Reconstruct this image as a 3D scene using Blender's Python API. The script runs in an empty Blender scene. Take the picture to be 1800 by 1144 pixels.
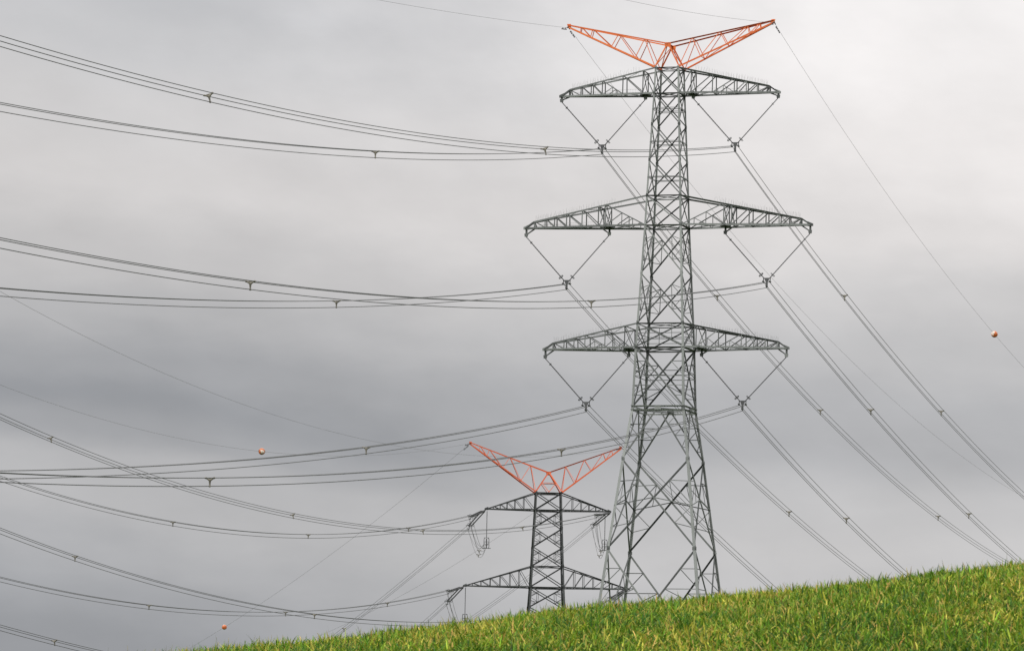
import bpy, math, random
import numpy as np
from mathutils import Vector, Matrix

R = math.radians
random.seed(7)
rng = np.random.default_rng(11)
SC = bpy.context.scene
COL = SC.collection

# ------------------------------------------------------------------ camera
cam_data = bpy.data.cameras.new('camera')
cam_data.sensor_width = 36.0
cam_data.lens = 180.0
cam_data.clip_start = 0.5
cam_data.clip_end = 20000.0
cam_data.dof.use_dof = True
cam_data.dof.focus_distance = 450.0
cam_data.dof.aperture_fstop = 15.0
cam = bpy.data.objects.new('camera', cam_data)
COL.objects.link(cam)
cam.rotation_euler = (Matrix.Rotation(R(90 + 5.6229), 3, 'X') @ Matrix.Rotation(R(1.1289), 3, 'Z')).to_euler()
SC.camera = cam

# ------------------------------------------------------------------ exposure
SC.view_settings.view_transform = 'Standard'
SC.view_settings.look = 'None'
SC.view_settings.exposure = 0.0
SC.view_settings.gamma = 1.0
SC.view_settings.use_curve_mapping = False

# ------------------------------------------------------------------ sun
SUN_EL, SUN_AZ = 44.0, 222.0            # azimuth clockwise from +Y: behind the camera, to the left
sd = bpy.data.lights.new('sun', 'SUN')
sd.energy = 1.5
sd.angle = R(12)
sd.color = (1.0, 0.96, 0.90)
sun = bpy.data.objects.new('sun', sd)
COL.objects.link(sun)
sdir = Vector((math.sin(R(SUN_AZ)) * math.cos(R(SUN_EL)), math.cos(R(SUN_AZ)) * math.cos(R(SUN_EL)), math.sin(R(SUN_EL))))
sun.rotation_euler = (-sdir).to_track_quat('-Z', 'Y').to_euler()


def lin(v):
    v = v / 255.0
    return v / 12.92 if v <= 0.04045 else ((v + 0.055) / 1.055) ** 2.4


def srgb(r, g, b, k=1.0):
    return (lin(r) * k, lin(g) * k, lin(b) * k, 1.0)


# ------------------------------------------------------------------ overcast sky
world = bpy.data.worlds.new('World')
SC.world = world
world.use_nodes = True
wt = world.node_tree
wt.nodes.clear()


class NT:
    """small helper to wire node trees"""
    def __init__(self, tree):
        self.t = tree

    def node(self, typ, **kw):
        n = self.t.nodes.new(typ)
        for k, v in kw.items():
            setattr(n, k, v)
        return n

    def link(self, a, b):
        self.t.links.new(a, b)

    def put(self, sock, v):
        if hasattr(v, 'is_output'):
            self.link(v, sock)
        else:
            sock.default_value = v

    def math(self, op, a, b=0.0, c=0.0):
        n = self.node('ShaderNodeMath', operation=op)
        self.put(n.inputs[0], a)
        self.put(n.inputs[1], b)
        self.put(n.inputs[2], c)
        return n.outputs[0]

    def maprange(self, v, a, b, c=0.0, d=1.0, smooth=False):
        n = self.node('ShaderNodeMapRange')
        if smooth:
            n.interpolation_type = 'SMOOTHSTEP'
        self.put(n.inputs['Value'], v)
        for k, x in (('From Min', a), ('From Max', b), ('To Min', c), ('To Max', d)):
            n.inputs[k].default_value = x
        return n.outputs['Result']

    def ramp(self, v, stops, interp='EASE'):
        n = self.node('ShaderNodeValToRGB')
        cr = n.color_ramp
        cr.interpolation = interp
        cr.elements[0].position, cr.elements[0].color = stops[0]
        cr.elements[1].position, cr.elements[1].color = stops[-1]
        for p, c in stops[1:-1]:
            e = cr.elements.new(p)
            e.color = c
        self.put(n.inputs[0], v)
        return n.outputs[0]

    def noise(self, vec, scale, detail=3.0, rough=0.5):
        n = self.node('ShaderNodeTexNoise')
        self.put(n.inputs['Vector'], vec)
        n.inputs['Scale'].default_value = scale
        n.inputs['Detail'].default_value = detail
        n.inputs['Roughness'].default_value = rough
        return n.outputs['Fac']

    def xyz(self, x, y, z):
        n = self.node('ShaderNodeCombineXYZ')
        self.put(n.inputs[0], x)
        self.put(n.inputs[1], y)
        self.put(n.inputs[2], z)
        return n.outputs[0]

    def mix(self, f, a, b, mode='MIX'):
        n = self.node('ShaderNodeMix', data_type='RGBA', blend_type=mode)
        self.put(n.inputs[0], f)
        self.put(n.inputs[6], a)
        self.put(n.inputs[7], b)
        return n.outputs[2]


w = NT(wt)
tc = w.node('ShaderNodeTexCoord')
sep = w.node('ShaderNodeSeparateXYZ')
w.link(tc.outputs['Generated'], sep.inputs[0])
el = w.math('ARCSINE', sep.outputs[2])
az = w.math('ARCTAN2', sep.outputs[0], sep.outputs[1])
SKYK = 10.0                               # cloud radiance in units of the 0.1 background strength


def stops(tab):
    out = []
    for y, v, tint in tab:
        e = (1458 - y) / 9000.0
        r_, g_, b_ = v + .8 + tint * 1.7, v - 0.3 - abs(tint) * .2, v + .5 - tint * 1.6
        out.append(((e - 0.02) / 0.16, srgb(r_, g_, b_)))
    return sorted(out, key=lambda s: s[0])


left_tab = [(1220, 156, -2.0), (1140, 166, -1.7), (1060, 178, -1.1), (980, 187, -.5), (905, 184, -.6), (855, 166, -1.5), (795, 154, -2.0),
            (725, 164, -1.4), (630, 183, -.4), (530, 198, .4), (410, 207, .9), (280, 205, .4), (160, 201, -.6), (60, 194, -1.2), (-60, 190, -1.4)]
right_tab = [(1200, 192, -.6), (1060, 196, -.3), (950, 202, .2), (880, 196, -.1), (800, 181, -.9), (720, 184, -.9), (620, 194, -.2),
             (520, 203, .4), (410, 221, 1.3), (250, 236, 1.5), (100, 243, 1.2), (-60, 245, 1.0)]
nv = w.xyz(w.math('MULTIPLY', az, 9.0), w.math('MULTIPLY', el, 26.0), 0.37)
n1 = w.noise(nv, 1.0, 4.0, 0.5)
n2 = w.noise(w.xyz(w.math('MULTIPLY', az, 22.0), w.math('MULTIPLY', el, 60.0), 4.1), 1.0, 5.0, 0.55)
warp = w.math('ADD', w.math('MULTIPLY', w.math('SUBTRACT', n1, 0.5), 0.016), w.math('MULTIPLY', w.math('SUBTRACT', n2, 0.5), 0.010))
n3 = w.noise(w.xyz(w.math('ADD', w.math('MULTIPLY', az, 24.0), w.math('MULTIPLY', el, 9.0)), w.math('MULTIPLY', el, 40.0), 7.7), 1.0, 6.0, 0.55)
tilt = w.math('MULTIPLY', w.math('ADD', w.math('MINIMUM', w.math('MAXIMUM', az, -0.3), -0.01), 0.01), 0.13)
ew = w.math('ADD', w.math('ADD', el, warp), tilt)
pos = w.maprange(ew, 0.02, 0.18)
cl = w.ramp(pos, stops(left_tab))
cr_ = w.ramp(pos, stops(right_tab))
side = w.maprange(w.math('ADD', az, w.math('MULTIPLY', w.math('SUBTRACT', n3, 0.5), 0.05)), -0.08, 0.09, smooth=True)
band = w.mix(side, cl, cr_)
mott = w.math('MULTIPLY', w.maprange(n2, 0.3, 0.7, 0.97, 1.03), w.maprange(n3, 0.3, 0.7, 0.945, 1.06))
band = w.mix(1.0, band, w.xyz(mott, mott, mott), 'MULTIPLY')
# the cloud deck overhead, outside the photograph
hi_n = w.noise(tc.outputs['Generated'], 2.6, 4.0)
hi = w.mix(hi_n, (1.25, 1.26, 1.3, 1), (2.3, 2.26, 2.2, 1))
cloud = w.mix(w.maprange(el, 0.17, 0.55, smooth=True), band, hi)
cloud10 = w.mix(1.0, cloud, (SKYK, SKYK, SKYK, 1), 'MULTIPLY')
sky = w.node('ShaderNodeTexSky')
sky.sky_type = 'NISHITA'
sky.sun_disc = False
sky.sun_elevation = R(SUN_EL)
sky.sun_rotation = R(SUN_AZ)
col = w.mix(0.985, sky.outputs[0], cloud10)
bg = w.node('ShaderNodeBackground')
bg.inputs[1].default_value = 0.1
w.link(col, bg.inputs[0])
wo = w.node('ShaderNodeOutputWorld')
w.link(bg.outputs[0], wo.inputs[0])


# ------------------------------------------------------------------ materials
def mat(name):
    m = bpy.data.materials.new(name)
    m.use_nodes = True
    return m, NT(m.node_tree), m.node_tree.nodes['Principled BSDF']


def steel(name, dark, light, rough=0.55, metal=0.25, streak=None):
    m, n, b = mat(name)
    t = n.node('ShaderNodeAttribute', attribute_name='tone')
    tcn = n.node('ShaderNodeTexCoord')
    nz = n.noise(tcn.outputs['Object'], 1.3, 5.0, 0.6)
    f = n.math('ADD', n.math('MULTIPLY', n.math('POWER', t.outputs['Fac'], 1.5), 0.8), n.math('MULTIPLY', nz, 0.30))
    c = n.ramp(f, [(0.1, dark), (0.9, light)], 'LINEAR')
    if streak:
        nz2 = n.noise(tcn.outputs['Object'], 3.1, 4.0, 0.7)
        c = n.mix(n.maprange(nz2, 0.58, 0.75), c, streak)
    n.link(c, b.inputs['Base Color'])
    b.inputs['Roughness'].default_value = rough
    b.inputs['Metallic'].default_value = metal
    bp = n.node('ShaderNodeBump')
    bp.inputs['Strength'].default_value = 0.15
    bp.inputs['Distance'].default_value = 0.01
    n.link(n.noise(tcn.outputs['Object'], 25.0, 3.0), bp.inputs['Height'])
    n.link(bp.outputs[0], b.inputs['Normal'])
    return m


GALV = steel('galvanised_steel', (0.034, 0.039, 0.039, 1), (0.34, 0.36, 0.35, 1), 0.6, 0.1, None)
DARK = steel('dark_weathered_steel', (0.016, 0.018, 0.019, 1), (0.085, 0.09, 0.092, 1), 0.65, 0.1)
ORANGE = steel('orange_paint', (0.58, 0.105, 0.016, 1), (0.86, 0.22, 0.035, 1), 0.5, 0.0, (0.50, 0.13, 0.04, 1))
ORANGE_FAR = steel('older_orange_paint', (0.50, 0.075, 0.018, 1), (0.78, 0.16, 0.035, 1), 0.55, 0.0, (0.42, 0.10, 0.04, 1))
WIREM = steel('aged_aluminium_conductor', (0.075, 0.078, 0.08, 1), (0.10, 0.10, 0.10, 1), 0.6, 0.1)
SHIELD = steel('steel_shield_wire', (0.13, 0.13, 0.13, 1), (0.17, 0.17, 0.17, 1), 0.6, 0.1)
INSUL = steel('grey_silicone_insulator', (0.045, 0.046, 0.05, 1), (0.09, 0.09, 0.095, 1), 0.6, 0.0)
HARD = steel('dull_fitting_metal', (0.07, 0.072, 0.075, 1), (0.14, 0.145, 0.15, 1), 0.5, 0.3)
BRASS = steel('weathered_spacer_metal', (0.13, 0.12, 0.10, 1), (0.26, 0.24, 0.20, 1), 0.6, 0.2)
BALLO = steel('orange_fibreglass', (0.42, 0.10, 0.025, 1), (0.58, 0.15, 0.035, 1), 0.4, 0.0)
BALLW = steel('white_fibreglass', (0.62, 0.52, 0.44, 1), (0.74, 0.64, 0.55, 1), 0.4, 0.0)
SPIKE = steel('thin_bird_spike_wire', (0.20, 0.20, 0.20, 1), (0.30, 0.30, 0.30, 1), 0.5, 0.3)


# ------------------------------------------------------------------ mesh building
class MB:
    def __init__(self):
        self.v, self.f, self.t = [], [], []

    def _add(self, vs, fs, tone):
        o = len(self.v)
        self.v.extend(tuple(x) for x in vs)
        self.t.extend([tone] * len(vs))
        self.f.extend([tuple(i + o for i in q) for q in fs])

    def angle(self, p, q, wd, n, th=None, tone=None):
        """steel angle section from p to q, one flange square to n, the other along n"""
        p, q, n = Vector(p), Vector(q), Vector(n)
        ax = q - p
        if ax.length < 1e-4:
            return
        ax.normalize()
        b = n - ax * n.dot(ax)
        if b.length < 1e-3:
            b = ax.orthogonal()
        b.normalize()
        a = b.cross(ax).normalized()
        th = th or max(0.012, wd * 0.12)
        s = [(-wd / 2, 0), (wd / 2, 0), (wd / 2, th), (-wd / 2 + th, th), (-wd / 2 + th, wd * .9), (-wd / 2, wd * .9)]
        vs = [e + a * x + b * y for e in (p, q) for x, y in s]
        fs = [(i, (i + 1) % 6, 6 + (i + 1) % 6, 6 + i) for i in range(6)] + [(5, 4, 3, 2, 1, 0), (6, 7, 8, 9, 10, 11)]
        self._add(vs, fs, random.random() * .62 if tone is None else tone)

    def corner(self, p, q, wd, a, b, tone=None):
        """leg angle: heel on the line p-q, flanges along a and b"""
        p, q = Vector(p), Vector(q)
        ax = (q - p).normalized()
        a = Vector(a)
        a = (a - ax * a.dot(ax)).normalized()
        b = Vector(b)
        b = (b - ax * b.dot(ax)).normalized()
        th = wd * .13
        s = [(0, 0), (wd, 0), (wd, th), (th, th), (th, wd), (0, wd)]
        vs = [e + a * x + b * y for e in (p, q) for x, y in s]
        fs = [(i, (i + 1) % 6, 6 + (i + 1) % 6, 6 + i) for i in range(6)] + [(5, 4, 3, 2, 1, 0), (6, 7, 8, 9, 10, 11)]
        self._add(vs, fs, random.random() if tone is None else tone)

    def tube(self, pts, r, seg=6, tone=None, caps=True, radii=None):
        pts = [Vector(p) for p in pts]
        vs, fs = [], []
        up = None
        for i, p in enumerate(pts):
            d = (pts[min(i + 1, len(pts) - 1)] - pts[max(i - 1, 0)]).normalized()
            if up is None:
                up = d.orthogonal().normalized()
            a = (up - d * up.dot(d)).normalized()
            up = a
            b = d.cross(a)
            rr = radii[i] if radii else r
            for k in range(seg):
                an = 2 * math.pi * k / seg
                vs.append(p + a * math.cos(an) * rr + b * math.sin(an) * rr)
        for i in range(len(pts) - 1):
            for k in range(seg):
                fs.append((i * seg + k, i * seg + (k + 1) % seg, (i + 1) * seg + (k + 1) % seg, (i + 1) * seg + k))
        if caps:
            fs.append(tuple(range(seg))[::-1])
            fs.append(tuple((len(pts) - 1) * seg + k for k in range(seg)))
        self._add(vs, fs, random.random() if tone is None else tone)

    def ring(self, c, ax, rad, r, seg=20, sub=6):
        ax = Vector(ax).normalized()
        a = ax.orthogonal().normalized()
        b = ax.cross(a)
        c = Vector(c)
        vs, fs = [], []
        for i in range(seg):
            an = 2 * math.pi * i / seg
            d = a * math.cos(an) + b * math.sin(an)
            for k in range(sub):
                bn = 2 * math.pi * k / sub
                vs.append(c + d * (rad + r * math.cos(bn)) + ax * r * math.sin(bn))
        for i in range(seg):
            for k in range(sub):
                j = (i + 1) % seg
                fs.append((i * sub + k, j * sub + k, j * sub + (k + 1) % sub, i * sub + (k + 1) % sub))
        self._add(vs, fs, random.random())

    def plate(self, pts, n, th, tone=None):
        n = Vector(n).normalized() * th / 2
        pts = [Vector(p) for p in pts]
        k = len(pts)
        vs = [p - n for p in pts] + [p + n for p in pts]
        fs = [tuple(range(k))[::-1], tuple(range(k, 2 * k))] + [(i, (i + 1) % k, k + (i + 1) % k, k + i) for i in range(k)]
        self._add(vs, fs, random.random() if tone is None else tone)

    def build(self, name, m, parent=None, smooth=False):
        me = bpy.data.meshes.new(name)
        me.from_pydata(self.v, [], self.f)
        at = me.attributes.new('tone', 'FLOAT', 'POINT')
        at.data.foreach_set('value', np.array(self.t, dtype=np.float32))
        if smooth:
            me.polygons.foreach_set('use_smooth', [True] * len(me.polygons))
        me.materials.append(m)
        me.update()
        o = bpy.data.objects.new(name, me)
        COL.objects.link(o)
        if parent:
            o.parent = parent
        return o


def thing(name, label, cat, loc=(0, 0, 0), rz=0.0, group=None):
    o = bpy.data.objects.new(name, None)
    COL.objects.link(o)
    o.location = loc
    o.rotation_euler = (0, 0, rz)
    o['label'] = label
    o['category'] = cat
    if group:
        o['group'] = group
    return o


def lerp(a, b, t):
    return Vector(a) * (1 - t) + Vector(b) * t


# ------------------------------------------------------------------ terrain
YC, CURV = 60.0, 0.0036


def sstep(a, b, x):
    t = np.clip((x - a) / (b - a), 0, 1)
    return t * t * (3 - 2 * t)


def smax(a, b, k):
    h = np.clip(0.5 + 0.5 * (a - b) / k, 0, 1)
    return b * (1 - h) + a * h + k * h * (1 - h)


def ground_z(x, y):
    x = np.asarray(x, float)
    y = np.asarray(y, float)
    xs = 45 * np.tanh(x / 45)
    zc = 2.52 + 0.1265 * xs - 0.132
    zc = zc + 0.022 * np.sin(x * .55 + 1.2) + 0.018 * np.sin(x * 1.3 + .5) + 0.012 * np.sin(x * 3.1 + y * .4) + .010 * np.sin(x * .9 - y * .8 + 1.)
    dy = y - YC
    par = zc * (1 + dy / YC) - CURV * dy * dy
    near = smax(par, -1.75 + 0 * x, 0.8)
    far = -1.0 + 13.0 * sstep(100, 430, y) - 15.0 * sstep(465, 630, y)
    far = np.where(y < 100, -6.0, far)
    return np.where(y < YC, near, smax(par, far, 1.2))


gx = np.unique(np.concatenate([np.arange(-30, 30.1, 0.5), np.geomspace(32, 4000, 30), -np.geomspace(32, 4000, 30)]))
gy = np.unique(np.concatenate([np.arange(-400, 20, 20), np.arange(20, 110, 0.6), np.arange(110, 720, 6), np.geomspace(730, 9000, 24)]))
X, Yg = np.meshgrid(gx, gy)
Zg = ground_z(X, Yg)
nx, ny = len(gx), len(gy)
gm = bpy.data.meshes.new('ground')
idx = np.arange(nx * ny).reshape(ny, nx)
quads = np.stack([idx[:-1, :-1], idx[:-1, 1:], idx[1:, 1:], idx[1:, :-1]], -1).reshape(-1, 4)
gm.from_pydata(np.stack([X, Yg, Zg], -1).reshape(-1, 3).tolist(), [], quads.tolist())
gm.polygons.foreach_set('use_smooth', [True] * len(gm.polygons))
m, n, b = mat('meadow_soil')
tcn = n.node('ShaderNodeTexCoord')
gcol = n.ramp(n.noise(tcn.outputs['Object'], 2.2, 6.0, 0.65),
              [(0.3, (0.014, 0.030, 0.006, 1)), (0.5, (0.028, 0.055, 0.008, 1)), (0.7, (0.055, 0.060, 0.014, 1))], 'LINEAR')
n.link(gcol, b.inputs['Base Color'])
b.inputs['Roughness'].default_value = 1.0
b.inputs['Specular IOR Level'].default_value = 0.0
gm.materials.append(m)
ground = bpy.data.objects.new('ground', gm)
COL.objects.link(ground)
ground['kind'] = 'structure'

# ------------------------------------------------------------------ grass
NB = 640000
gy_ = rng.uniform(38.0, 72.0, NB)
gx_ = rng.uniform(-1, 1, NB) * (gy_ * 0.105 + 5.0)
# gather blades in loose tufts
NTF = 42000
ty = rng.uniform(38, 72, NTF)
tx = rng.uniform(-1, 1, NTF) * (ty * 0.105 + 5.0)
pick = rng.integers(0, NTF, NB)
tuft = rng.random(NB) < 0.78
sx = rng.normal(0, .055, NB)
sy = rng.normal(0, .055, NB)
gx_ = np.where(tuft, tx[pick] + sx, gx_)
gy_ = np.where(tuft, ty[pick] + sy, gy_)


def lownoise(x, y, sc, seed):
    r_ = np.random.default_rng(seed)
    v = 0
    for k in range(9):
        a = r_.uniform(0, 2 * np.pi)
        f_ = sc * r_.uniform(.5, 1.8)
        v = v + np.sin((x * np.cos(a) + y * np.sin(a) * .6) * f_ + r_.uniform(0, 6.28))
    return v / 3.0


gz_ = ground_z(gx_, gy_) - 0.01
patch = lownoise(gx_, gy_, 2.6, 3)
patch2 = lownoise(gx_, gy_, 6.0, 5)
tuft_h = rng.lognormal(0, .30, NTF)[pick]
H = (0.082 + 0.017 * patch2.clip(-1.5, 1.5)) * np.where(tuft, tuft_h, 1) * rng.lognormal(0, .28, NB)
tall = rng.random(NB) < 0.0022
H = np.where(tall, H * rng.uniform(1.5, 2.4, NB), H).clip(.03, .2)
H = np.where(~tall, np.minimum(H, .125 + .045 * rng.random(NB)), H)
Wd = rng.uniform(.0036, .0095, NB) * np.where(tall, .45, 1.0)
hd = rng.uniform(0, 2 * np.pi, NB)
lean = np.abs(rng.normal(0.42, 0.36, NB)) * np.where(tall, .25, 1)
bend = np.abs(rng.normal(1.15, 0.95, NB)) * np.where(tall, .2, 1)
NS = 5
ts = np.linspace(0, 1, NS)
prof = np.array([.75, 1.0, .92, .62, .06])
V = np.zeros((NB, NS, 2, 3), np.float32)
px_ = gx_.copy()
py_ = gy_.copy()
pz_ = gz_.copy()
tw = hd + np.pi / 2 + rng.normal(0, .5, NB)
for i in range(NS):
    if i:
        ang = lean + bend * ts[i] * 1.5
        st = H * 1.25 / (NS - 1)
        px_ = px_ + np.cos(hd) * np.sin(ang) * st
        py_ = py_ + np.sin(hd) * np.sin(ang) * st
        pz_ = pz_ + np.cos(ang) * st
    wv = Wd * prof[i]
    for sgn in (0, 1):
        s_ = (sgn - .5) * 2
        V[:, i, sgn, 0] = px_ + s_ * np.cos(tw) * wv
        V[:, i, sgn, 1] = py_ + s_ * np.sin(tw) * wv
        V[:, i, sgn, 2] = pz_
base = np.arange(NB)[:, None, None] * (NS * 2)
q = np.array([[2 * i, 2 * i + 1, 2 * i + 3, 2 * i + 2] for i in range(NS - 1)])[None]
F = (base + q).reshape(-1, 4).astype(np.int32)
me = bpy.data.meshes.new('grass')
me.vertices.add(NB * NS * 2)
me.vertices.foreach_set('co', V.reshape(-1))
me.loops.add(F.size)
me.loops.foreach_set('vertex_index', F.reshape(-1))
me.polygons.add(len(F))
me.polygons.foreach_set('loop_start', np.arange(0, F.size, 4, dtype=np.int32))
me.polygons.foreach_set('loop_total', np.full(len(F), 4, np.int32))
me.polygons.foreach_set('use_smooth', np.ones(len(F), bool))
# blade colours: green, blue-green, yellow-green leaves, straw and rusty dead leaves
pal = np.array([[.120, .215, .020], [.066, .150, .014], [.046, .118, .026], [.225, .285, .036], [.36, .33, .060], [.48, .33, .10], [.36, .18, .07]])
mood = patch + rng.normal(0, .55, NB)
u_ = rng.random(NB)
ci = np.select([u_ < .37, u_ < .57, u_ < .67, u_ < .885, u_ < .955, u_ < .992], [0, 1, 2, 3, 4, 5], 6)
ci = np.where((mood > 1.0) & (u_ > .45), np.where(u_ > .85, 5, 4), ci)
ci = np.where((mood < -.9) & (u_ < .7), np.where(u_ < .35, 1, 2), ci)
bc = pal[ci] * rng.lognormal(0, .34, NB)[:, None]
bc = np.where(tall[:, None], np.array([.10, .11, .05]) * rng.lognormal(0, .2, NB)[:, None], bc)
tipc = np.where((rng.random(NB) < .20)[:, None], np.array([.44, .33, .085]), bc * 1.15)
cols = np.ones((NB, NS, 2, 4), np.float32)
for i in range(NS):
    k = max(0, (ts[i] - .55) / .45)
    cc = bc * (1 - k) + tipc * k
    cols[:, i, :, :3] = cc[:, None, :]
ca = me.color_attributes.new('leaf_colour', 'FLOAT_COLOR', 'POINT')
ca.data.foreach_set('color', cols.reshape(-1))
me.update(calc_edges=True)
m = bpy.data.materials.new('grass_blade')
m.use_nodes = True
n = NT(m.node_tree)
b = m.node_tree.nodes['Principled BSDF']
at = n.node('ShaderNodeAttribute', attribute_name='leaf_colour')
n.link(at.outputs['Color'], b.inputs['Base Color'])
b.inputs['Roughness'].default_value = 0.7
b.inputs['Specular IOR Level'].default_value = 0.12
tr = n.node('ShaderNodeBsdfTranslucent')
n.link(n.mix(1.0, at.outputs['Color'], (1.25, 1.3, 0.7, 1), 'MULTIPLY'), tr.inputs[0])
ms = n.node('ShaderNodeMixShader')
ms.inputs[0].default_value = 0.25
n.link(b.outputs[0], ms.inputs[1])
n.link(tr.outputs[0], ms.inputs[2])
n.link(ms.outputs[0], m.node_tree.nodes['Material Output'].inputs[0])
me.materials.append(m)
go = bpy.data.objects.new('grass', me)
COL.objects.link(go)
go['kind'] = 'stuff'
go['label'] = 'green meadow grass with straw coloured leaves covering the hill crest'
go['category'] = 'grass'


# ------------------------------------------------------------------ lattice towers
def hfun(tab):
    zs = [a for a, _ in tab]
    hs = [b_ for _, b_ in tab]
    return lambda z: float(np.interp(z, zs, hs))


FACES = [(((-1, -1)), ((1, -1)), (0, 1, 0)), (((-1, 1)), ((1, 1)), (0, -1, 0)),
         (((-1, -1)), ((-1, 1)), (1, 0, 0)), (((1, -1)), ((1, 1)), (-1, 0, 0))]


def legs(root, h, zs, widths, m_):
    for sx_ in (-1, 1):
        for sy_ in (-1, 1):
            mb = MB()
            for i in range(len(zs) - 1):
                z0, z1 = zs[i], zs[i + 1]
                a0, a1 = h(z0), h(z1)
                mb.corner((sx_ * a0, sy_ * a0, z0), (sx_ * a1, sy_ * a1, z1), widths[i], (-sx_, 0, 0), (0, -sy_, 0), (.62 if sy_ * sx_ < 0 or sy_ < 0 else .35) + .25 * random.random())  # light on the legs painted in as a paler tone, rear right leg darker
                # gusset plates at the joint
                g = widths[i] * 1.25
                o_ = 0.012
                mb.plate([(sx_ * (a0 + o_), sy_ * a0, z0 + g * .8), (sx_ * (a0 + o_), sy_ * (a0 - g), z0 + g * .5), (sx_ * (a0 + o_), sy_ * (a0 - g), z0 - g * .5),
                          (sx_ * (a0 + o_), sy_ * a0, z0 - g * .8)], (1, 0, 0), .015)
                mb.plate([(sx_ * a0, sy_ * (a0 + o_), z0 + g * .8), (sx_ * (a0 - g), sy_ * (a0 + o_), z0 + g * .5), (sx_ * (a0 - g), sy_ * (a0 + o_), z0 - g * .5),
                          (sx_ * a0, sy_ * (a0 + o_), z0 - g * .8)], (0, 1, 0), .015)
            mb.build('leg', m_, root)


def fpt(face, h, u, z):
    """point on a tower face: u from -1 (first leg) to 1 (second leg)"""
    a, b_, nrm = face
    hh = h(z)
    p = Vector((a[0] * hh, a[1] * hh, z))
    q_ = Vector((b_[0] * hh, b_[1] * hh, z))
    return lerp(p, q_, (u + 1) / 2) + Vector(nrm) * 0.02


def panel(root, h, zt, zb, kind, wd, m_, red=0.07):
    """one storey of bracing on each of the four faces"""
    for fi, face in enumerate(FACES):
        nrm = Vector(face[2])
        mb = MB()
        P = lambda u, z: fpt(face, h, u, z)
        ht, hb = h(zt), h(zb)
        fx = ht / (ht + hb)                  # crossing, measured from the top
        zx = zt + (zb - zt) * fx
        def diag(u, s):
            """point on the diagonal that starts at the top on side u; s = 0..1"""
            return lerp(P(u, zt), P(-u, zb), s)
        if kind in ('x', 'xm', 'xr', 'xh', 'xl', 'xf', 'xv'):
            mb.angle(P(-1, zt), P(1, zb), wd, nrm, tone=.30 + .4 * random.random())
            mb.angle(P(1, zt) + nrm * .06, P(-1, zb) + nrm * .06, wd, nrm, tone=.0 + .12 * random.random())  # shade on the rising diagonals painted in as a dark tone
        if kind == 'xm':
            mb.angle(P(-1, zx), P(1, zx), red * 1.1, nrm)
        if kind == 'xr':
            # upright redundants between the two arms of the cross, ties back to the legs
            for u in (-1, 1):
                s1 = fx * .5
                s2 = fx + (1 - fx) * .5
                a_ = diag(u, s1)
                c_ = diag(-u, s2)
                mb.angle(a_, c_, red, nrm)
                zl1 = zt + (zb - zt) * .32
                zl2 = zt + (zb - zt) * .70
                mb.angle(a_, P(u, zl1), red, nrm)
                mb.angle(c_, P(u, zl2), red, nrm)
                mb.angle(a_, P(u, (zt + zx) / 2 + (zb - zt) * .25), red * .9, nrm)
                mb.angle(c_, P(u, (zt + zx) / 2 + (zb - zt) * .25), red * .9, nrm)
        if kind == 'xl':
            mb.angle(P(-1, zt + (zb - zt) * .42), P(1, zt + (zb - zt) * .42), red, nrm)
            mb.angle(P(-1, zt + (zb - zt) * .68), P(1, zt + (zb - zt) * .68), red, nrm)
            for u in (-.5, 0.5):
                mb.angle(P(u, zt), P(u, zt + (zb - zt) * .68), red * .8, nrm)
        if kind == 'xh':
            mb.angle(P(-1, zx), P(1, zx), red, nrm)
            for u in (-1, 1):
                for s in (fx * .5, fx * .82):
                    a_ = diag(u, s)
                    mb.angle(a_, P(u, a_.z), red, nrm)
                for s in (fx + (1 - fx) * .3, fx + (1 - fx) * .62):
                    c_ = diag(-u, s)
                    mb.angle(c_, P(u, c_.z), red, nrm)
                mb.angle(diag(u, fx * .5), P(u, zx), red, nrm)
                mb.angle(diag(-u, fx + (1 - fx) * .3), P(u, diag(-u, fx + (1 - fx) * .62).z), red, nrm)
        if kind == 'xf':
            for u in (-1, 1):
                a_ = diag(u, fx)
                zl = (zt + zx) / 2 + (zb - zt) * .14
                lo = zt + (zb - zt) * .52
                mb.angle(P(u, lo), a_, red * 1.3, nrm)
                d1 = diag(u, fx * .55)
                l1 = P(u, zt + (zb - zt) * .25)
                mb.angle(l1, d1, red, nrm)
                mb.angle(d1, P(u, lo), red, nrm)
                d2 = diag(-u, fx + (1 - fx) * .5)
                l2 = P(u, zt + (zb - zt) * .77)
                mb.angle(l2, d2, red, nrm)
                mb.angle(d2, P(u, lo), red, nrm)
                mb.angle(d1, lerp(a_, P(u, lo), .5), red * .8, nrm)
        if kind == 'xv':
            for u in (-1, 1):
                s_a, s_b, s_c = fx * .33, fx * .66, fx * .95
                pa, pb, pc = diag(u, s_a), diag(u, s_b), diag(u, s_c)
                for p_ in (pa, pb, pc):
                    mb.angle(p_, P(u, p_.z), red, nrm)
                mb.angle(pa, P(u, pb.z), red, nrm)
                mb.angle(pb, P(u, pc.z), red, nrm)
        if kind == 'k':
            for u in (-1, 1):
                mb.angle(P(0, zt), P(u, zb), wd, nrm, tone=.2 + .6 * random.random())
                for s, t_ in ((.33, .30), (.55, .55), (.78, .80)):
                    a_ = lerp(P(0, zt), P(u, zb), s)
                    mb.angle(a_, P(u, a_.z), red, nrm)
                mb.angle(lerp(P(0, zt), P(u, zb), .33), P(u, zt + .1), red, nrm)
                mb.angle(lerp(P(0, zt), P(u, zb), .55), P(u, lerp(P(0, zt), P(u, zb), .33).z), red, nrm)
                mb.angle(lerp(P(0, zt), P(u, zb), .78), P(u, lerp(P(0, zt), P(u, zb), .55).z), red, nrm)
        mb.build('face_bracing', m_, root)


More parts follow.
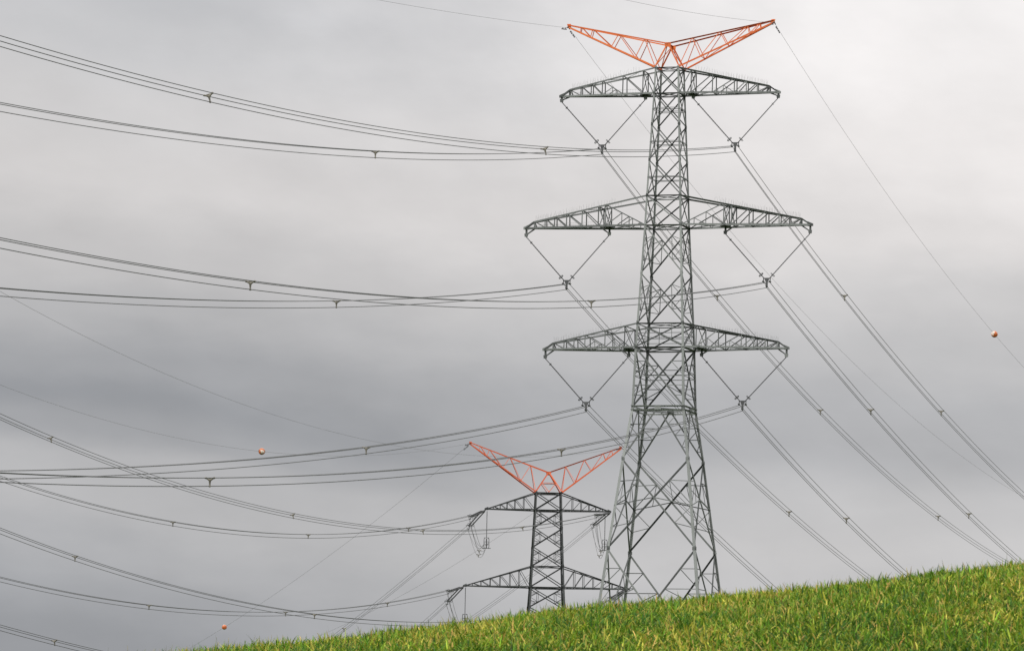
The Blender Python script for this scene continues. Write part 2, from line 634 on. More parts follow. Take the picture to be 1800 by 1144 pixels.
def belt(root, h, z, wd, m_, name='horizontal_belt', cross=True):
    mb = MB()
    hh = h(z)
    c4 = [(-hh, -hh, z), (hh, -hh, z), (hh, hh, z), (-hh, hh, z)]
    for i in range(4):
        mb.angle(c4[i], c4[(i + 1) % 4], wd, (0, 0, -1))
    if cross:
        mb.angle(c4[0], c4[2], wd * .7, (0, 0, -1))
        mb.angle(c4[1], c4[3], wd * .7, (0, 0, -1))
    return mb.build(name, m_, root)


def crossarm(root, s, h, zt, zl, xb, zb, xt, fracs, m_, wd, hang=(), spikes=True, first_rise=None, plats=()):
    """box truss arm on side s (-1, +1): upper chords drop from zt to (xb, zb), lower chords run level to xt"""
    ht, hl = h(zt), h(zl)
    U0 = lambda y: Vector((s * ht, y * ht, zt))
    U1 = lambda y: Vector((s * xb, y * .17, zb))
    L0 = lambda y: Vector((s * hl, y * hl, zl))
    L1 = lambda y: Vector((s * xt, y * .10, zl))
    ch = MB()
    for y in (-1, 1):
        n_ = (0, -y, 0)
        ch.angle(U0(y), U1(y), wd, (0, 0, -1), tone=.25 + .3 * random.random())
        ch.angle(U1(y), L1(y) + Vector((0, 0, .02)), wd * .9, (0, 0, -1))
        ch.angle(L0(y), L1(y), wd * 1.05, n_, tone=.3 + .4 * random.random())
    ch.plate([(s * (xt + .12), 0, zl + .1), (s * (xt - .35), 0, zl + .3), (s * (xt - .35), 0, zl - .12), (s * (xt + .12), 0, zl - .1)], (0, 1, 0), .24)
    arm = ch.build('crossarm', m_, root)
    lac = MB()
    xs = [hl + (xt - hl) * f_ for f_ in fracs]

    def up(x, y):
        t = (x - ht) / (xb - ht)
        return lerp(U0(y), U1(y), min(max(t, 0), 1)) if t <= 1 else lerp(U1(y), L1(y), min(1, (x - xb) / (xt - xb)))

    def lo(x, y):
        return lerp(L0(y), L1(y), (x - hl) / (xt - hl))
    for y in (-1, 1):
        n_ = (0, -y, 0)
        prev = None
        for k, x in enumerate(xs):
            lac.angle(up(x, y), lo(x, y), wd * .55, n_)
            if prev is not None:
                lac.angle(up(x, y), lo(prev, y), wd * .5, n_)
            elif x - hl > 2.0:
                # wide first bay: a long diagonal down to the body with small ties
                a_, c_ = up(x, y), L0(y)
                lac.angle(a_, c_, wd * .5, n_)
                f1, f2 = lerp(a_, c_, .42), lerp(a_, c_, .70)
                lac.angle(f1, lo(x, y), wd * .42, n_)
                for f_ in (f1, f2):
                    lac.angle(f_, lo(abs(f_.x), y), wd * .36, n_)
                lac.angle(f2, lo(abs(f1.x), y), wd * .36, n_)
            else:
                lac.angle(up(x, y), L0(y), wd * .5, n_)
            if prev is not None and x - prev > 1.9:
                # sub-divided bay
                md = lerp(up(x, y), lo(prev, y), .5)
                lac.angle(md, lo(abs(md.x), y), wd * .36, n_)
                lac.angle(md, lo(x, y), wd * .36, n_)
                q_ = lerp(up(x, y), lo(prev, y), .75)
                lac.angle(q_, lo(abs(q_.x), y), wd * .3, n_)
            prev = x
        lac.angle(up(xb, y), lo(xb - .25, y), wd * .5, n_)
    for k, x in enumerate(xs):
        lac.angle(up(x, -1), up(x, 1), wd * .45, (0, 0, -1))
        lac.angle(lo(x, -1), lo(x, 1), wd * .5, (0, 0, 1))
        if k:
            sg = 1 if k % 2 else -1
            lac.angle(lo(xs[k - 1], sg), lo(x, -sg), wd * .42, (0, 0, 1))
            lac.angle(up(xs[k - 1], -sg), up(x, sg), wd * .36, (0, 0, -1))
        else:
            lac.angle(L0(-1), lo(x, 1), wd * .42, (0, 0, 1))
            lac.angle(L0(1), lo(x, -1), wd * .42, (0, 0, 1))
    for x in plats:
        for y in (-1, 1):
            lac.angle(up(x, y), lo(x, -y), wd * .5, (s, 0, 0))
    lac.build('arm_lacing', m_, arm)
    for x, dz in hang:
        hb = MB()
        inner = x < xt - 2
        z1 = zl - dz
        hb.angle((s * x, .0, zl), (s * x, 0, z1 + .1), .16, (0, 1, 0), tone=.2)
        dx = .85 if inner else -.85
        hb.angle((s * (x + dx), 0, zl), (s * x, 0, z1 + .12), .11, (0, 1, 0), tone=.3)
        hb.plate([(s * x - .16, 0, z1 + .22), (s * x + .16, 0, z1 + .22), (s * x + .13, 0, z1 - .06), (s * x - .13, 0, z1 - .06)], (0, 1, 0), .14)
        if inner:
            wy = lo(x, 1).y
            for xx in (x - .14, x + .14):
                hb.angle((s * xx, -wy, zl - .04), (s * xx, wy, zl - .04), .2, (0, 0, 1), tone=.05)
            hb.plate([(s * x - .45, -.3, zl - .05), (s * x + .45, -.3, zl - .05), (s * x + .45, .3, zl - .05), (s * x - .45, .3, zl - .05)], (0, 0, 1), .1, tone=.05)
        hb.build('hanger_bracket', m_, arm)
    if spikes:
        sp = MB()
        x = xs[0] + .4 if len(hang) and hang[-1][0] < 4 else ht + (xb - ht) * .28
        while x < xb - .1:
            for y in (-1, 1):
                p_ = up(x, y) + Vector((0, 0, .0))
                for k in range(2):
                    sp.tube([p_, p_ + Vector((random.uniform(-.1, .1), random.uniform(-.12, .12), random.uniform(.30, .5)))],   .0045, 3, caps=False)
                p_ = lo(x, y)
                sp.tube([p_, p_ + Vector((random.uniform(-.05, .05), random.uniform(-.06, .06), random.uniform(.28, .42)))],   .0045, 3, caps=False)
            x += .24
        for y in (-1, 1):
            sp.tube([lo(xs[0], y) + Vector((0, 0, .38)), lo(xb - .4, y) + Vector((0, 0, .30))], .010, 4)
        sp.build('bird_spikes', SPIKE, arm)
    return arm


def horn(root, s, ap, corner_h, zc, tip, m_, wd):
    """orange earth-wire peak: two upper chords from the apex, two lower chords from the body top, W lacing"""
    mb = MB()
    T_ = lambda y: lerp((0, y * ap[0], ap[1]), (s * tip[0], y * .07, tip[1]), 0)
    top = lambda t, y: lerp((0, y * ap[0], ap[1]), (s * tip[0], y * .07, tip[1]), t)
    bot = lambda t, y: lerp((s * corner_h, y * corner_h, zc), (s * tip[0], y * .07, tip[1] - .22), t)
    for y in (-1, 1):
        mb.angle(top(0, y), top(1, y), wd, (0, 0, -1))
        mb.angle(bot(0, y), bot(1, y), wd * 1.2, (0, -y, 0))
    mb.plate([(s * (tip[0] + .1), 0, tip[1] + .05), (s * (tip[0] - .25), 0, tip[1] + .04), (s * (tip[0] - .25), 0, tip[1] - .24), (s * (tip[0] + .02), 0, tip[1] - .28)], (0, 1, 0), .09)
    o = mb.build('earth_wire_horn', m_, root)
    la = MB()
    tf, bf = (.23, .49, .75, .865), (.226, .5, .74, .86)
    for y in (-1, 1):
        n_ = (0, -y, 0)
        la.angle(bot(0, y), top(tf[0], y), wd * .55, n_)
        for k in range(4):
            la.angle(top(tf[k], y), bot(bf[k], y), wd * .5, n_)
            if k < 3:
                la.angle(bot(bf[k], y), top(tf[k + 1], y), wd * .55, n_)
    for k in range(4):
        la.angle(top(tf[k], -1), top(tf[k], 1), wd * .4, (0, 0, -1))
        la.angle(bot(bf[k], -1), bot(bf[k], 1), wd * .4, (0, 0, 1))
        sg = 1 if k % 2 else -1
        if k:
            la.angle(bot(bf[k - 1], sg), bot(bf[k], -sg), wd * .4, (0, 0, 1))
    la.build('horn_lacing', m_, o)
    return o


def apex_frame(root, ap, ch, zc, m_, wd, inner=False):
    mb = MB()
    for y in (-1, 1):
        for sx_ in (-1, 1):
            mb.angle((0, y * ap[0], ap[1]), (sx_ * ch, y * ch, zc), wd, (0, -y, 0))
            mb.angle((0, y * ap[0], ap[1]), (sx_ * ch, -y * ch, zc), wd * .55, (0, -y, 0))
            if inner:
                c_ = lerp((0, y * ap[0], ap[1]), (sx_ * ch, y * ch, zc), .55)
                mb.angle(c_, (0, y * ch, zc), wd * .5, (0, -y, 0))
        if inner:
            a_ = lerp((0, y * ap[0], ap[1]), (ch, y * ch, zc), .55)
            mb.angle(a_, (-a_.x, a_.y, a_.z), wd * .5, (0, -y, 0))
        mb.plate([(-.3, y * ap[0], ap[1] + .05), (.3, y * ap[0], ap[1] + .05), (.25, y * ap[0], ap[1] - .35), (-.25, y * ap[0], ap[1] - .35)], (0, 1, 0), .05)
    mb.angle((0, -ap[0], ap[1]), (0, ap[0], ap[1]), wd * 1.1, (0, 0, -1))
    mb.build('peak_frame', m_, root)


# near tower -------------------------------------------------------
TH1 = R(15.481)
GZ1 = 11.9
t1 = thing('lattice_tower', 'tall grey galvanised lattice pylon with three crossarms and orange horns, the nearest and largest', 'pylon', (13.5615, 450.0, 0.0), -TH1)
h1 = hfun([(11.9, 5.5), (24.67, 3.98), (32.57, 3.02), (37.16, 2.385), (42.5, 2.215), (44.62, 2.115), (53.36, 1.684), (56.0, 1.584), (65.15, 1.185), (67.45, 1.10)])
zs1 = [67.45, 65.15, 62.35, 59.18, 56.0, 53.36, 49.07, 44.62, 42.5, 37.16, 32.57, 24.67, 11.9]
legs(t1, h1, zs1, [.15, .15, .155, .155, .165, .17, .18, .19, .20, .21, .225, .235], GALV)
kinds = ['x', 'xm', 'xm', 'xm', 'x', 'xr', 'xr', 'xl', 'xh', 'k', 'xf', 'xv']
wds = [.10, .10, .10, .10, .105, .11, .11, .105, .135, .12, .145, .145]
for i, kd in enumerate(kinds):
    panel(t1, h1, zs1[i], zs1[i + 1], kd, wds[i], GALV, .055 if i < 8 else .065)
for z, wd in ((67.45, .10), (65.15, .13), (56.0, .11), (53.36, .14), (44.62, .11), (42.5, .15)):
    belt(t1, h1, z, wd, GALV)
for z in (60.75, 57.6, 63.7):
    belt(t1, h1, z, .06, GALV, 'horizontal_belt', False)
# waist frame: doubled belt with a crossbar
mb = MB()
for z, k in ((37.32, .16), (36.98, .16)):
    hh = h1(z) + .02
    c4 = [(-hh, -hh, z), (hh, -hh, z), (hh, hh, z), (-hh, hh, z)]
    for i in range(4):
        mb.angle(c4[i], c4[(i + 1) % 4], k, (0, 0, -1), tone=.6 + .35 * random.random())
hh = h1(37.1)
mid = [(0, -hh, 37.1), (hh, 0, 37.1), (0, hh, 37.1), (-hh, 0, 37.1)]
for i in range(4):
    mb.angle(mid[i], mid[(i + 1) % 4], .12, (0, 0, -1))
    mb.plate([Vector(mid[i]) + Vector((-.3, 0, .2)), Vector(mid[i]) + Vector((.3, 0, .2)), Vector(mid[i]) + Vector((.3, 0, -.2)), Vector(mid[i]) + Vector((-.3, 0, -.2))] if i % 2 == 0 else
             [Vector(mid[i]) + Vector((0, -.3, .2)), Vector(mid[i]) + Vector((0, .3, .2)), Vector(mid[i]) + Vector((0, .3, -.2)), Vector(mid[i]) + Vector((0, -.3, -.2))], (0, 1, 0) if i % 2 == 0 else (1, 0, 0), .05)
mb.build('waist_frame', GALV, t1)
# concrete feet
m_, n_, b_ = mat('concrete')
tcn = n_.node('ShaderNodeTexCoord')
n_.link(n_.ramp(n_.noise(tcn.outputs['Object'], 4, 5), [(0.3, (.25, .25, .24, 1)), (0.7, (.38, .37, .35, 1))]), b_.inputs['Base Color'])
CONC = m_
for sx_ in (-1, 1):
    for sy_ in (-1, 1):
        mb = MB()
        mb.tube([(sx_ * 5.45, sy_ * 5.45, 10.8), (sx_ * 5.45, sy_ * 5.45, 12.1)], .45, 14)
        mb.build('footing', CONC, t1)
FR_MID = (.324, .384, .52, .65, .75, .83, .92)
FR_TOP = (.115, .33, .55, .67, .78, .905)
ARM1 = {}
for s in (-1, 1):
    ARM1['T', s] = crossarm(t1, s, h1, 67.45, 65.15, 9.08, 65.78, 9.97, FR_TOP, GALV, .15, [(9.88, .45), (2.18, .36)], plats=(2.18,))
    ARM1['M', s] = crossarm(t1, s, h1, 56.0, 53.36, 12.2, 53.95, 13.05, FR_MID, GALV, .16, [(12.92, .70), (5.28, .67)], plats=(5.28, 5.9))
    ARM1['L', s] = crossarm(t1, s, h1, 44.62, 42.5, 10.25, 43.1, 11.08, FR_TOP, GALV, .15, [(10.95, .72), (3.31, .62)], plats=(3.31,))
    horn(t1, s, (.95, 69.62), h1(67.45), 67.5, (9.41, 71.62), ORANGE, .125)
apex_frame(t1, (.95, 69.62), h1(67.45), 67.5, ORANGE, .11)

# far tower --------------------------------------------------------
TH2 = R(-2.6)
t2 = thing('lattice_tower', 'smaller dark lattice pylon with orange horns, standing farther off, half hidden behind the hill', 'pylon', (5.032, 650.0, 0.0), -TH2)
h2 = hfun([(-3.0, 6.0), (20.8, 2.78), (30.7, 2.17), (33.35, 2.05), (40.5, 1.73), (42.69, 1.66)])
zs2 = [42.69, 40.5, 38.2, 35.75, 33.35, 30.7, 28.1, 25.8, 23.4, 20.8, 15.5, 8.0, -3.0]
legs(t2, h2, zs2, [.17, .17, .18, .19, .21, .23, .24, .25, .26, .28, .30, .32], DARK)
for i in range(len(zs2) - 1):
    panel(t2, h2, zs2[i], zs2[i + 1], 'xr' if i not in (0, 4, 8) else 'x', .12 if i < 9 else .18, DARK, .055)
for z in (42.69, 40.5, 33.35, 30.7, 23.4, 20.8):
    belt(t2, h2, z, .17 if z in (42.69, 40.5, 30.7) else .11, DARK)
for s in (-1, 1):
    crossarm(t2, s, h2, 42.69, 40.5, 7.5, 40.68, 7.95, (.22, .40, .56, .70, .84), DARK, .14, spikes=False)
    crossarm(t2, s, h2, 33.35, 30.7, 10.0, 30.9, 10.5, (.16, .30, .45, .60, .74, .87), DARK, .14, spikes=False)
    crossarm(t2, s, h2, 23.4, 20.8, 7.8, 21.0, 8.2, (.22, .40, .56, .70, .84), DARK, .14, spikes=False)
    horn(t2, s, (.5, 45.35), h2(42.69), 42.75, (10.12, 48.98) if s < 0 else (9.2, 48.78), ORANGE_FAR, .125)
apex_frame(t2, (.5, 45.35), h2(42.69), 42.75, ORANGE_FAR, .15, True)
for sx_ in (-1, 1):
    for sy_ in (-1, 1):
        mb = MB()
        mb.tube([(sx_ * 5.95, sy_ * 5.95, -4.2), (sx_ * 5.95, sy_ * 5.95, -2.8)], .5, 12)
        mb.build('footing', CONC, t2)


# ------------------------------------------------------------------ insulators
def rod_string(mb, p, q, r_core=.035, r_shed=.085, pitch=.12, tone=.4):
    p, q = Vector(p), Vector(q)
    L = (q - p).length
    k = max(2, int(L / pitch))
    pts, rad = [], []
    for i in range(k):
        for f_, r_ in ((0, r_core), (.35, r_core), (.5, r_shed * (1 if i % 2 else .78)), (.62, r_core * 1.3)):
            pts.append(lerp(p, q, (i + f_) / k))
            rad.append(r_)
    pts.append(q)
    rad.append(r_core)
    mb.tube(pts, 0, 8, tone, radii=rad)


AX1 = Vector((math.cos(TH1), -math.sin(TH1), 0))      # arm direction of the near tower
LN1 = Vector((math.sin(TH1), math.cos(TH1), 0))       # line direction, away from the camera
O1 = Vector((13.5615, 450.0, 0))
YO = {('T', -1): (6.07, 60.43), ('T', 1): (6.05, 60.43), ('M', -1): (9.11, 48.35), ('M', 1): (9.09, 48.37), ('L', -1): (7.13, 37.50), ('L', 1): (7.07, 37.56)}
HG = {'T': (9.88, 64.66, 2.18, 64.75), 'M': (12.92, 52.6, 5.28, 52.66), 'L': (10.95, 41.72, 3.31, 41.84)}
AN = {'T': 'top', 'M': 'middle', 'L': 'lowest'}
for (a, s), (ye, yz) in YO.items():
    side_n = 'left' if s < 0 else 'right'
    t = thing('insulator_assembly', f'V-shaped insulator pair with yoke under the {side_n} half of the near grey pylon\'s {AN[a]} crossarm', 'insulator',
              tuple(O1 + AX1 * s * ye + Vector((0, 0, yz))), -TH1, 'V insulators under the near pylon')
    xo, zo, xi, zi = HG[a]
    yk = MB()
    yk.plate([(-.24, 0, .34), (.24, 0, .34), (.20, 0, .22), (.09, 0, -.05), (.09, 0, -.42), (-.09, 0, -.42), (-.09, 0, -.05), (-.20, 0, .22)], (0, 1, 0), .05)
    yk.angle((-.34, 0, .30), (.34, 0, .30), .09, (0, 1, 0), .03)
    yko = yk.build('yoke_plate', HARD, t)
    for cx, cz in ((-.30, 0.02), (.30, .02), (0, -.40)):
        c_ = MB()
        c_.tube([(cx, -.42, cz + .03), (cx, -.2, cz - .02), (cx, 0, cz - .03), (cx, .2, cz - .02), (cx, .42, cz + .03)], .06, 8, radii=[.03, .07, .085, .07, .03])
        if cz > 0:
            c_.angle((cx, 0, .30), (cx, 0, cz), .07, (0, 1, 0), .03)
        c_.build('suspension_clamp', HARD, yko)
    for hx, hz, ex in ((xo, zo, 1), (xi, zi, -1)):
        top = Vector((s * (hx - ye), 0, hz - yz))
        end = Vector((s * ex * .27, 0, .33))
        st = MB()
        st.tube([top, lerp(top, end, .12)], .030, 6)
        st.tube([lerp(top, end, .955), end], .045, 6)
        for f_ in (.02, .05, .08, .11):
            c_ = lerp(top, end, f_)
            st.tube([lerp(top, end, f_ - .008), c_, lerp(top, end, f_ + .008)], .05, 6)
        rod_string(st, lerp(top, end, .12), lerp(top, end, .955))
        so = st.build('insulator_string', INSUL, t)
        d = (end - top).normalized()
        rg = MB()
        rg.ring(lerp(top, end, .925), d, .22, .028)
        c_ = lerp(top, end, .94)
        pv = Vector((0, 1, 0))
        rg.tube([c_ - pv * .22, c_ + pv * .22], .018, 5)
        pv = d.cross(pv)
        rg.tube([c_ - pv * .22, c_ + pv * .22], .018, 5)
        rg.build('grading_ring', HARD, so)
        rg = MB()
        rg.ring(lerp(top, end, .135), d, .10, .025)
        rg.build('arcing_collar', HARD, so)


# ------------------------------------------------------------------ conductors
def parab(P0, d, co, t):
    p = Vector(P0) + Vector(d) * t
    p.z = co[0] + co[1] * t + co[2] * t * t
    return p


def wire_pts(P0, d, co, t0, t1_, off, nseg, late=None):
    d = Vector(d).normalized()
    late = Vector((d.y, -d.x, 0))
    out = []
    for i in range(nseg + 1):
        t = t0 + (t1_ - t0) * i / nseg
        p = parab(P0, d, co, t)
        p += late * off[0] + Vector((0, 0, off[1]))
        out.append(p)
    return out


BOFF = [(-.27, .17), (.27, .17), (0, -.33)]


def bundle(label, P0, d, co, t0, t1_, spacers, group, wr, sk=1.0, boff=BOFF, roll=0.0):
    cr, sr = math.cos(R(roll)), math.sin(R(roll))
    boff = [(x * cr - z * sr, x * sr + z * cr) for x, z in boff]
    org = Vector(P0)
    t = thing('conductor_bundle', label, 'power line', tuple(org), 0, group)
    for off in boff:
        mb = MB()
        pts = [p - org for p in wire_pts(P0, d, co, t0, t1_, off, 56)]
        mb.tube(pts, wr, 6, .5)
        mb.build('conductor', WIREM, t, True)
    dd = Vector(d).normalized()
    lt = Vector((dd.y, -dd.x, 0))
    for ts_ in spacers:
        c_ = parab(P0, d, co, ts_) - org
        sl = Vector((dd.x, dd.y, co[1] + 2 * co[2] * ts_)).normalized()
        upv = lt.cross(sl)
        if upv.z < 0:
            upv = -upv
        mb = MB()
        P3 = [c_ + lt * o_[0] + Vector((0, 0, o_[1])) for o_ in boff]
        hub = c_ + Vector((0, 0, .03))
        for p_ in P3:
            mb.tube([lerp(hub, p_, 0), lerp(hub, p_, .55), p_], 0, 6, radii=[.085 * sk, .055 * sk, .045 * sk])
            mb.tube([p_ - sl * .11, p_ - sl * .06, p_ + sl * .06, p_ + sl * .11], 0, 8, radii=[.035, .065 * sk, .065 * sk, .035])
        mb.tube([P3[0] - upv * .02, P3[1] - upv * .02], .04 * sk, 6)
        mb.build('spacer', BRASS, t)
    return t


U = (.2669, .9637, 0)
V_ = (-.2669, -.9637, 0)
PT = {'TR': (19.38, 448.388, 60.282), 'TL': (7.686, 451.627, 60.279), 'MR': (22.33, 447.571, 48.227), 'ML': (4.782, 452.432, 48.195),
      'LL': (6.691, 451.903, 37.334), 'LR': (20.368, 448.115, 37.442)}
NEAR1 = {'TR': ((60.25, -.1561, .000309), 205, (64.2, 143.1)), 'TL': ((60.23, -.1557, .000278), 175, (68.6,)),
         'MR': ((48.17, -.1494, .000288), 212, (61.1, 143.4)), 'ML': ((48.17, -.1434, .000242), 168, (68.0,)),
         'LL': ((37.27, -.1488, .000253), 175, (65.9,)), 'LR': ((37.33, -.1576, .000291), 210, (61.5, 144.1))}
FAR1 = {'TR': ((60.25, -.1828, .000319), 185, (48.3, 99.6)), 'MR': ((48.15, -.1695, .000306), 170, (46.7, 99.8)),
        'LR': ((37.37, -.1724, .000399), 112, (45.6,)), 'TL': ((60.23, -.1958, .000365), 250, (45.9, 94.8, 162.9)),
        'ML': ((48.15, -.1795, .00031), 175, (93.7,)), 'LL': ((37.35, -.1745, .00023), 115, ())}
NM = {'T': 'top', 'M': 'middle', 'L': 'lowest'}
ROLL = {'TR': -15, 'b': -16, 'e': -8}
for k in PT:
    sd_ = 'left' if k[1] == 'L' else 'right'
    co, tl, sp_ = NEAR1[k]
    bundle(f'triple wire bundle sagging left from the {sd_} yoke under the near pylon\'s {NM[k[0]]} crossarm', PT[k], V_, co, 0, tl, sp_, 'near line spans to the left', .028, roll=ROLL.get(k, 0))
    co, tl, sp_ = FAR1[k]
    bundle(f'triple wire bundle descending right from the {sd_} yoke under the near pylon\'s {NM[k[0]]} crossarm', PT[k], U, co, 0, tl, sp_, 'near line spans to the right', .023)

# earth wires of the near pylon, their clamps and dampers
def earth_wire(label, P0, d, co, t1_, group, r_=.010, damp=(1.0, 1.9)):
    org = Vector(P0)
    t = thing('earth_wire', label, 'earth wire', tuple(org), 0, group)
    mb = MB()
    mb.tube([p - org for p in wire_pts(P0, d, co, 0.0, t1_, (0, 0), 56)], r_, 5, .5)
    mb.build('wire', SHIELD, t, True)
    dd = Vector(d).normalized()
    for x in damp:
        c_ = parab(P0, d, co, x) - org
        mb = MB()
        sl = Vector((dd.x, dd.y, co[1])).normalized()
        mb.tube([c_, c_ - Vector((0, 0, .12))], .03, 5, .1)
        for q_ in (-1, 1):
            mb.tube([c_ - Vector((0, 0, .14)) + sl * q_ * .12, c_ - Vector((0, 0, .15)) + sl * q_ * .30], .055, 6, .1)
        mb.tube([c_ - Vector((0, 0, .13)) - sl * .2, c_ - Vector((0, 0, .13)) + sl * .2], .015, 5, .1)
        mb.build('vibration_damper', INSUL, t)
    mb = MB()
    mb.tube([Vector((0, 0, .1)), parab(P0, d, co, .45) - org], .05, 6, .1)
    mb.build('end_clamp', INSUL, t)
    return t


HLP, HRP = (4.507, 452.508, 71.32), (22.638, 447.486, 71.36)
earth_wire('thin single wire rising out of the frame from the near pylon\'s left horn tip', HLP, V_, (71.32, -.1285, .000166), 150, 'near earth wires', .012)
earth_wire('thin single wire rising out of the frame from the near pylon\'s right horn tip', HRP, V_, (71.35, -.1397, .00029), 120, 'near earth wires', .012, (.8,))
earth_wire('thin single wire falling right, behind the near pylon, from its left horn tip', HLP, U, (71.38, -.1830, .000319), 275, 'near earth wires', .012)
earth_wire('thin single wire falling to a marker ball from the near pylon\'s right horn tip', HRP, U, (71.37, -.1890, .000370), 165, 'near earth wires', .012)

N2 = (-.2924, -.9563, 0)
F2 = (-.3714, .9285, 0)
PA = {'a': (-3.15, 649.628, 40.29), 'b': (12.767, 650.351, 40.359), 'c': (-5.696, 649.513, 30.549), 'd': (15.11, 650.458, 30.643),
      'e': (14.419, 650.426, 20.628), 'f': (-3.3, 649.62, 20.6)}
DS = {'a': ('upper', 'left'), 'b': ('upper', 'right'), 'c': ('middle', 'left'), 'd': ('middle', 'right'), 'e': ('lowest', 'right'), 'f': ('lowest', 'left')}
NC = {'a': ((39.93, -.1463, .000651), 185, (30.5, 67.3, 111.0)), 'b': ((40.40, -.1365, .000572), 226, (37.7, 76.5, 120.7, 188.2)),
      'c': ((30.40, -.132, .000577), 178, (29.9, 66.8, 110.3)), 'd': ((29.75, -.1285, .000525), 232, (120.2, 187.7)),
      'e': ((20.54, -.0983, .000399), 230, (190.3,))}
FC = {'a': ((39.85, -.2800, .00042), 85, (50.8,)), 'b': ((40.40, -.2930, .00079), 80, ()), 'c': ((30.28, -.3045, .00032), 45, ()), 'd': ((30.95, -.262, .00047), 50, ())}
BO2 = [(-.24, .15), (.24, .15), (0, -.28)]
T0N, T0F = 5.4, 4.9
for k, (co, tl, sp_) in NC.items():
    bundle(f'distant triple wire bundle sagging left from the {DS[k][1]} end of the dark pylon\'s {DS[k][0]} arm', PA[k], N2, co, T0N, tl, sp_, 'far line spans to the left', .029, boff=BO2, roll=ROLL.get(k, 0))
for k, (co, tl, sp_) in FC.items():
    bundle(f'distant triple wires dropping steeply left from the {DS[k][1]} end of the dark pylon\'s {DS[k][0]} arm', PA[k], F2, co, T0F, tl, sp_, 'far line spans away', .020, boff=BO2)
H2L, H2R = (-5.0, 649.54, 48.82), (14.2, 650.42, 48.68)
earth_wire('thin wire with a marker ball sagging left from the dark pylon\'s left horn tip', H2L, N2, (48.82, -.1400, .000643), 185, 'far earth wires', .014)
earth_wire('thin wire sagging up left across the sky from the dark pylon\'s right horn tip', H2R, N2, (48.68, -.1272, .000578), 235, 'far earth wires', .014)
earth_wire('thin wire slanting down left to a low marker ball from the dark pylon\'s left horn', H2L, F2, (48.82, -.2545, .000418), 140, 'far earth wires', .014)
earth_wire('thin wire slanting down left, behind the dark pylon, from its right horn tip', H2R, F2, (48.68, -.2505, .00058), 120, 'far earth wires', .014)


# ------------------------------------------------------------------ marker balls
def ball(label, c_, r_, spin):
    t = thing('marker_ball', label, 'marker ball', tuple(c_), 0, 'aircraft marker balls')
    t.rotation_euler = spin
    NU, NV = 24, 16
    parts = {'orange_shell': MB(), 'white_shell': MB()}
    for part, mbx in parts.items():
        vs, fs = [], []
        for i in range(NV + 1):
            for j in range(NU):
                a_ = math.pi * i / NV
                o_ = 2 * math.pi * j / NU
                vs.append((r_ * math.sin(a_) * math.cos(o_), r_ * math.sin(a_) * math.sin(o_), r_ * math.cos(a_)))
        for i in range(NV):
            for j in range(NU):
                white = (j // 6) == 1 and i < 9 or (j // 6) == 3 and i >= 9
                if white == (part == 'white_shell'):
                    fs.append((i * NU + j, i * NU + (j + 1) % NU, (i + 1) * NU + (j + 1) % NU, (i + 1) * NU + j)[::-1])
        mbx._add(vs, fs, .6)
        mbx.build(part, BALLO if part == 'orange_shell' else BALLW, t, True)
    mb = MB()
    mb.ring((0, 0, 0), (0, 0, 1), r_ * 1.005, .022, 28, 6)
    mb.build('seam_flange', BALLO, t)


ball('orange and white marker ball on the thin wire right of the near pylon', parab(HRP, U, (71.37, -.1890, .000370), 112.4), .355, (R(25), R(-35), R(60)))
ball('white and orange marker ball on a sagging wire left of the dark pylon\'s horns', parab(H2L, N2, (48.82, -.1400, .000643), 78.2), .37, (R(-35), R(-10), R(-20)))
ball('small orange marker ball low in the sky, close above the grass', parab(H2L, F2, (48.82, -.2545, .000418), 95.8), .36, (R(40), R(20), R(-60)))


# ------------------------------------------------------------------ tension strings and jumpers of the far pylon
def tension_string(label, P0, d, co, t_end):
    org = Vector(P0)
    t = thing('tension_insulator', label, 'insulator', tuple(org), 0, 'tension strings of the far pylon')
    dd = Vector(d).normalized()
    lt = Vector((dd.y, -dd.x, 0))
    e_ = parab(P0, d, co, t_end) - org
    st_ = Vector((0, 0, -.02))
    for q_ in (-1, 1):
        mb = MB()
        a_ = lerp(st_, e_, .05) + lt * q_ * .22
        c_ = lerp(st_, e_, .93) + lt * q_ * .22
        rod_string(mb, a_, c_, .045, .095, .14, .25)
        so = mb.build('insulator_string', INSUL, t)
        rg = MB()
        rg.ring(lerp(a_, c_, .96), c_ - a_, .22, .03, 16, 5)
        rg.build('grading_ring', HARD, so)
    mb = MB()
    mb.tube([st_ + Vector((.25, 0, .12)), lerp(st_, e_, .06)], .08, 6, .2)
    mb.tube([lerp(st_, e_, .05) - lt * .3, lerp(st_, e_, .05) + lt * .3], .07, 6, .2)
    mb.build('link_plate', HARD, t)
    mb = MB()
    mb.plate([lerp(st_, e_, .93) - lt * .34, lerp(st_, e_, .93) + lt * .34, e_ + lt * .26 + Vector((0, 0, .16)), e_ - lt * .26 + Vector((0, 0, .16))], (0, 0, 1), .06)
    mb.plate([lerp(st_, e_, .95) + Vector((0, 0, .05)), e_ + Vector((0, 0, .18)), e_ + Vector((0, 0, -.3))], lt, .05)
    for o_ in BO2:
        p_ = e_ + lt * o_[0] + Vector((0, 0, o_[1]))
        mb.tube([p_ - dd * .15, p_ + dd * .5], .05, 6, .2)
    mb.build('dead_end_plate', HARD, t)


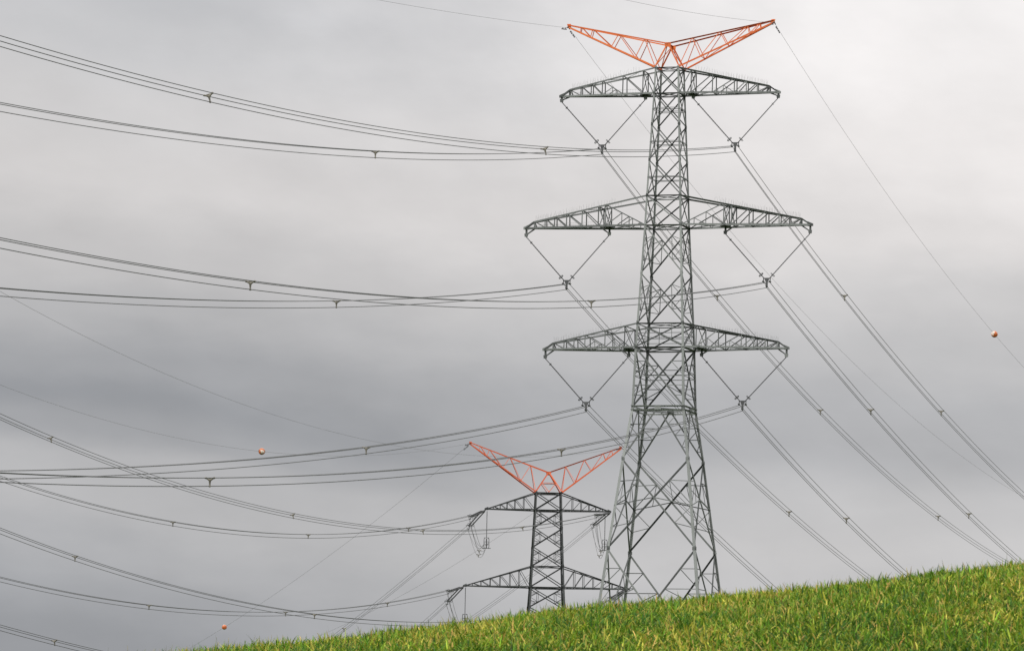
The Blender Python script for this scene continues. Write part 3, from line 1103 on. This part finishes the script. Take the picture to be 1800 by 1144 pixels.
E2 = Vector((math.cos(TH2), -math.sin(TH2), 0))
for k in 'abcd':
    tension_string(f'dark double insulator string reaching nearly level left from the dark pylon\'s {DS[k][0]} {DS[k][1]} arm', PA[k], N2, NC[k][0], T0N)
    tension_string(f'dark double insulator string slanting steeply down left from the dark pylon\'s {DS[k][0]} {DS[k][1]} arm', PA[k], F2, FC[k][0], T0F)
    # hanging weight that holds the jumper
    sgn = -1 if DS[k][1] == 'left' else 1
    top = Vector(PA[k]) - E2 * sgn * .45 + Vector((0, 0, -.05))
    g = top + Vector((0, 0, -4.15))
    t = thing('jumper_hanger', f'slim rod with a weight hanging under the dark pylon\'s {DS[k][0]} {DS[k][1]} arm', 'insulator', tuple(top), 0, 'jumper hangers of the far pylon')
    mb = MB()
    rod_string(mb, (0, 0, 0), (0, 0, -3.4), .035, .075, .13, .3)
    mb.build('insulator_string', INSUL, t)
    mb = MB()
    for q_ in (-.32, .32):
        mb.tube([(q_ * .6, 0, -3.35), (q_, 0, -3.6), (q_, 0, -4.5), (q_ * .8, 0, -4.7)], .038, 6, .2)
    for z in (-3.4, -3.9, -4.25):
        mb.tube([(-.34, 0, z), (.34, 0, z)], .032, 6, .2)
    mb.tube([(-.55, 0, -4.72), (.55, 0, -4.72)], .045, 6, .2)
    mb.tube([(0, 0, -3.5), (0, 0, -4.7)], .07, 8, .2)
    mb.build('weight_frame', HARD, t)
    # three jumper cables from one dead end to the other by way of the weight
    pn = parab(PA[k], N2, NC[k][0], T0N + .3)
    pf = parab(PA[k], F2, FC[k][0], T0F + .3)
    t = thing('jumper_loop', f'slack triple cable loop hanging under the dark pylon\'s {DS[k][0]} {DS[k][1]} arm', 'jumper cable', tuple(g), 0, 'jumper loops of the far pylon')
    for j, o_ in enumerate(BO2):
        off = Vector((o_[0], o_[0] * .3, o_[1]))
        mb = MB()
        A, C = pn + off, pf + off
        G = g + off * .9
        pts = []
        for i in range(13):
            f_ = i / 12
            p_ = lerp(A, G, f_)
            p_.z -= (2.0 + .45 * j) * 4 * f_ * (1 - f_) * (.55 + .45 * f_)
            pts.append(p_)
        for i in range(1, 13):
            f_ = i / 12
            p_ = lerp(G, C, f_)
            p_.z -= (1.9 + .5 * j) * 4 * f_ * (1 - f_) * (1 - .45 * f_)
            pts.append(p_)
        mb.tube([p_ - g for p_ in pts], .020, 5, .5)
        mb.build('jumper_cable', WIREM, t, True)
    for f_ in (7, 17):
        mb = MB()
        c_ = pts[f_] - g + Vector((0, 0, .25))
        for q_ in ((-.26, 0, .1), (.26, 0, .1), (0, 0, -.3)):
            mb.tube([c_, c_ + Vector(q_)], .05, 6)
        mb.build('spacer', BRASS, t)
